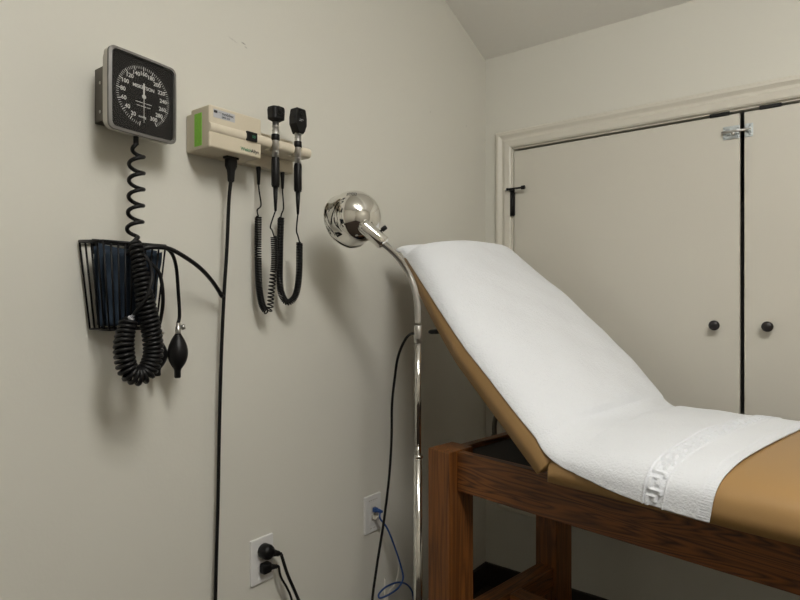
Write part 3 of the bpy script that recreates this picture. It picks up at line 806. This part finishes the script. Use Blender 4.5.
def back_pt(a, th, off=0.0):
    y, h = sect(th, back_h(a) + off, .026, half_width(a) + off, 5.0)
    r = .030                                              # the head end is rounded over
    e = max(0.0, a - (BL - r))/r
    h2 = h*(1 - min(1, e)**3.2*.55) if e <= 1 else h*.45
    return Vector((OX - a*CA + h2*SA, YC + y, OZ + a*SA + h2*CA))
NT = 64
def loft(rows, b, closed=True):
    n = len(rows[0]); vs = [p for r in rows for p in r]; fs = []
    for j in range(len(rows)-1):
        for i in range(n if closed else n-1):
            fs.append((j*n+i, j*n+(i+1) % n, (j+1)*n+(i+1) % n, (j+1)*n+i))
    fs.append(tuple(range(n))); fs.append(tuple((len(rows)-1)*n+i for i in range(n)))
    b.add(vs, fs, True)
# seat pad
SX0, SX1 = .318, 1.74
rows = []
stations = [SX0 + e for e in (0, .003, .008, .016, .030)] + [SX0 + .03 + (SX1-SX0-.06)*k/30 for k in range(1, 30)] + [SX1 - e for e in (.030, .016, .008, .003, 0)]
for x in stations:
    e = min(x - SX0, SX1 - x); k = min(1, e/.030)
    sh = 1 - .30*(1-k)**2.2
    row = []
    for i in range(NT+1):
        q = seat_pt(x, PI*i/NT); row.append(Vector((q.x, q.y, BZ + (q.z-BZ)*sh)))
    for i in range(1, 12): row.append(Vector((x, YC + HW - .004 - (2*HW-.008)*i/12, BZ)))
    rows.append(row)
b = MB(); loft(rows, b); b.build('seat_pad', M['vinyl'], ET)
# backrest pad
rows = []
for a in [0, .004, .012, .03] + [.03 + (BL-.06)*k/26 for k in range(1, 27)] + [BL-.022, BL-.014, BL-.007, BL-.002, BL]:
    k = min(1, a/.03); sh = 1 - .16*(1-k)**2
    row = []
    for i in range(NT+1):
        q = back_pt(a, PI*i/NT)
        o = Vector((OX - a*CA, q.y, OZ + a*SA)); row.append(o + (q - o)*sh)
    w = half_width(a)
    for i in range(1, 12): row.append(Vector((OX - a*CA, YC + w - .004 - (2*w-.008)*i/12, OZ + a*SA)))
    rows.append(row)
b = MB(); loft(rows, b); bkp = b.build('backrest', M['vinyl'], ET)
# black release lever sticking out behind the backrest, and the curved steel support
def blocal(a, y, n): return Vector((OX - a*CA + n*SA, y, OZ + a*SA + n*CA))
b = MB(); 
lv = [blocal(.36, .09, -.004), blocal(.36, .09, -.022)]
tipv = Vector((-0.1583, 0.0900, 1.0756)); rootv = Vector((-0.0916, 0.0900, 1.0811))
b.tube([tipv, tipv.lerp(rootv, .12), tipv.lerp(rootv, .5), rootv, rootv.lerp(blocal(.36, .12, -.002), .8)], [.0040, .0070, .0078, .0070, .0055], 12); b.build('release_lever', M['black'], ET)
q0 = Vector((-0.2195, 0.4900, 0.6938)); q1 = Vector((-0.2195, 0.4900, 0.7358))
b = MB(); b.tube(spline([(q0.x-.005, q0.y, .700), tuple(q0), tuple(q1), (q1.x+.012, q1.y, q1.z+.035), (q1.x+.045, q1.y, q1.z+.055), (q1.x+.10, q1.y, q1.z+.062)], 8), .0085, 12); b.build('support_arm', M['steel'], ET)

# ------------------------------------------------------------------ towel draped over backrest and seat
TE = .700
def key(u, v):
    """relief of the woven key border: u across the band 0..1, v along it in periods"""
    if u < 0 or u > 1: return 0.0
    if u < .07 or u > .93: return 1.0
    w = v % 1.0
    # hooked meander strokes
    if .16 < u < .84 and w < .14: return 1.0
    if .70 < u < .84 and w < .80: return 1.0
    if .36 < u < .84 and .66 < w < .80: return 1.0
    if .36 < u < .50 and .36 < w < .80: return 1.0
    if .16 < u < .30 and (w > .86 or w < .14): return 1.0
    return 0.0
OFF = .003
A0, F0 = .055, .385
us = []                                     # stations: ('back', a) / ('bend', t) / ('seat', x)
OVER = .060
k = OVER
for i in range(7): us.append(('end', OVER*(1 - i/7)))
a = BL
while a > A0: us.append(('back', a)); a -= .0105
for i in range(15): us.append(('bend', i/14))
x = F0 + .008
while x < TE:
    us.append(('seat', x)); x += .0017 if (.558 < x < .628 or x > TE-.03) else .008
us.append(('seat', TE))
NV = 380
def hem_h(kind, p):
    """height of the near hem above the pad's underside"""
    def ip(tab, q):
        def lin(x):
            for (q0, h0), (q1, h1) in zip(tab, tab[1:]):
                if x <= q1: return h0 + (h1-h0)*max(0, (x-q0)/(q1-q0))
            return tab[-1][1]
        return sum(lin(q + d*.01) for d in range(-5, 6))/11
    if kind == 'seat': return ip([(.36, .040), (.42, .027), (.52, .012), (.66, .003)], p)
    if kind == 'bend': return .052 + (.0345-.052)*p
    return ip([(.05, .052), (.15, .050), (.30, .049), (.45, .041), (.58, .031), (.70, .017), (.75, .008)], p)
def th_of(h, T, p=5.0):
    return math.asin(min(1, max(.0, h/T))**(p/2))
def wob(s, y): 
    return .0050 + (.0018*math.sin(11*y + 5*s) + .0016*math.sin(23*s - 7*y) + .0014*math.sin(31*y - 17*s + 2)
            + .0010*math.sin(53*s + 29*y))
rows = []
sacc = 0.0
for (kind, p) in us:
    row = []
    if kind == 'seat': T = .088 + OFF
    elif kind == 'bend': T = back_h(A0) + (.088 - back_h(A0))*p + OFF
    else: T = back_h(p if kind == 'back' else BL) + OFF
    h = hem_h('back' if kind == 'end' else kind, p if kind != 'end' else BL)
    t0 = th_of(h, T); t1 = PI - th_of(.045, T)
    # spread the vertices evenly along the arc
    fine = [t0 + (t1-t0)*i/900 for i in range(901)]
    cs = [sect(t, T, .016, HW, 5.0) for t in fine]
    ln = [0.0]
    for c0, c1 in zip(cs, cs[1:]): ln.append(ln[-1] + math.hypot(c1[0]-c0[0], c1[1]-c0[1]))
    j = 0
    for i in range(NV+1):
        s = ln[-1]*i/NV
        while j < 899 and ln[j+1] < s: j += 1
        th = fine[j] + (fine[j+1]-fine[j])*((s-ln[j])/max(1e-9, ln[j+1]-ln[j]))
        sn = abs(math.sin(th))
        if kind == 'seat':
            skew = .0
            q = seat_pt(p, th, OFF); 
            y = q.y - YC
            rel = 0.0
            ub = (p - .566)/.052
            rel += .0052*(key(1-ub, (s + .006)/.0345) - (.5 if 0 <= ub <= 1 else 0))
            if p > TE - .020: rel += .0011*math.sin(2*PI*s/.0052) - .0006
            if TE - .024 < p <= TE - .020: rel += .0012
            nrm = Vector((0, -math.cos(th)*(1-sn), sn)).normalized()
            frac = (p - .40)/(TE-.40)
            flop = max(0, 1 - sn*1.3)*.010*math.sin(9*p)
            q = q + nrm*(rel + wob(p, y)*(.4 + .4*min(1, sn/.6)))
            q.y += -.003*max(0, 1-sn)
            # the foot hem runs slightly askew and wavy
            if p > .42:
                g_ = min(1, (p-.42)/.2)
                q.x += g_*(-.052*max(0, 1 - s/ln[-1])**1.3 + .012*math.sin(5*s) + .006)*1.0
        elif kind == 'back':
            q = back_pt(p, th, OFF); y = q.y - YC
            q += Vector((SA, 0, CA))*wob(p*.9 + 3, y)*sn
        elif kind == 'end':
            q = back_pt(BL, th, OFF)
            d = OVER - (OVER - p)
            # hangs down over the head end
            q += Vector((-1, 0, .12))*min(.040, d) + Vector((0, 0, .016))*min(1, d/.012) + Vector((-.35, 0, -.93))*max(0, d - .040)
            q += Vector((-.004*math.sin(13*s + 1), 0, 0))*(d/OVER)
        else:
            P0 = back_pt(A0, th, OFF); P2 = seat_pt(F0, th, OFF)
            tt = (P0.z - P2.z)/SA
            P1 = Vector((P0.x + tt*CA, (P0.y+P2.y)/2, P2.z))
            q = P0*(1-p)**2 + P1*2*p*(1-p) + P2*p*p
            q.z += .004*math.sin(19*q.y)*math.sin(PI*p)*sn
        row.append(q)
    rows.append(row)
vs = [q for r in rows for q in r]; n = NV+1; fs = []
for j in range(len(rows)-1):
    for i in range(NV): fs.append((j*n+i, j*n+i+1, (j+1)*n+i+1, (j+1)*n+i))
rz = math.atan2(-.1435, .9897)
me = bpy.data.meshes.new('towel'); me.from_pydata([tuple(v) for v in vs], [], fs)
for p_ in me.polygons: p_.use_smooth = True
me.materials.append(M['towel']); me.update()
tw = bpy.data.objects.new('towel', me); COL.objects.link(tw)
tw.location = ET.location; tw.rotation_euler = (0, 0, rz)
sm = tw.modifiers.new('thickness', 'SOLIDIFY'); sm.thickness = .003; sm.offset = 1
tag(tw, 'white terry towel with key-pattern border draped over the exam table', 'towel')

# ------------------------------------------------------------------ light: the ceiling lamp of the room
def emit(name, rgb, s):
    m = bpy.data.materials.new(name); m.use_nodes = True
    b = m.node_tree.nodes['Principled BSDF']
    b.inputs['Base Color'].default_value = (.8, .8, .8, 1)
    b.inputs['Emission Color'].default_value = (*rgb, 1); b.inputs['Emission Strength'].default_value = s
    return m
CX, CY, LW, LD = 1.70, .30, 1.10, .32
cl = thing('ceiling_light', (CX, CY, FLAT), 'long white fluorescent lamp on the ceiling above the viewer', 'lamp')
b = MB()
x0, x1, y0, y1 = CX-LW/2, CX+LW/2, CY-LD/2, CY+LD/2
b.box((x0-.02, y0-.02, FLAT-.055), (x1+.02, y0, FLAT), .002); b.box((x0-.02, y1, FLAT-.055), (x1+.02, y1+.02, FLAT), .002)
b.box((x0-.02, y0, FLAT-.055), (x0, y1, FLAT), .002); b.box((x1, y0, FLAT-.055), (x1+.02, y1, FLAT), .002)
b.build('frame', M['plate'], cl)
b = MB(); b.box((x0, y0, FLAT-.175), (x1, y1, FLAT-.045), .03, 3); b.build('diffuser', emit('lit_diffuser', (1.0, .972, .918), 26.0), cl)

w = bpy.data.worlds.new('world'); SC.world = w; w.use_nodes = True
w.node_tree.nodes['Background'].inputs['Color'].default_value = (.0, .0, .0, 1)

# ------------------------------------------------------------------ camera
cam = bpy.data.cameras.new('camera'); co = bpy.data.objects.new('camera', cam); COL.objects.link(co)
cam.sensor_width = 36.0; cam.lens = 36.0*585/800; cam.clip_start = .01
co.location = (1.2, 0, 1.17); co.rotation_euler = (PI/2, 0, math.radians(37.75))
SC.camera = co
SC.view_settings.view_transform = 'Standard'; SC.view_settings.look = 'None'
SC.view_settings.gamma = 1.0; SC.view_settings.use_curve_mapping = False
SC.view_settings.exposure = 0.0
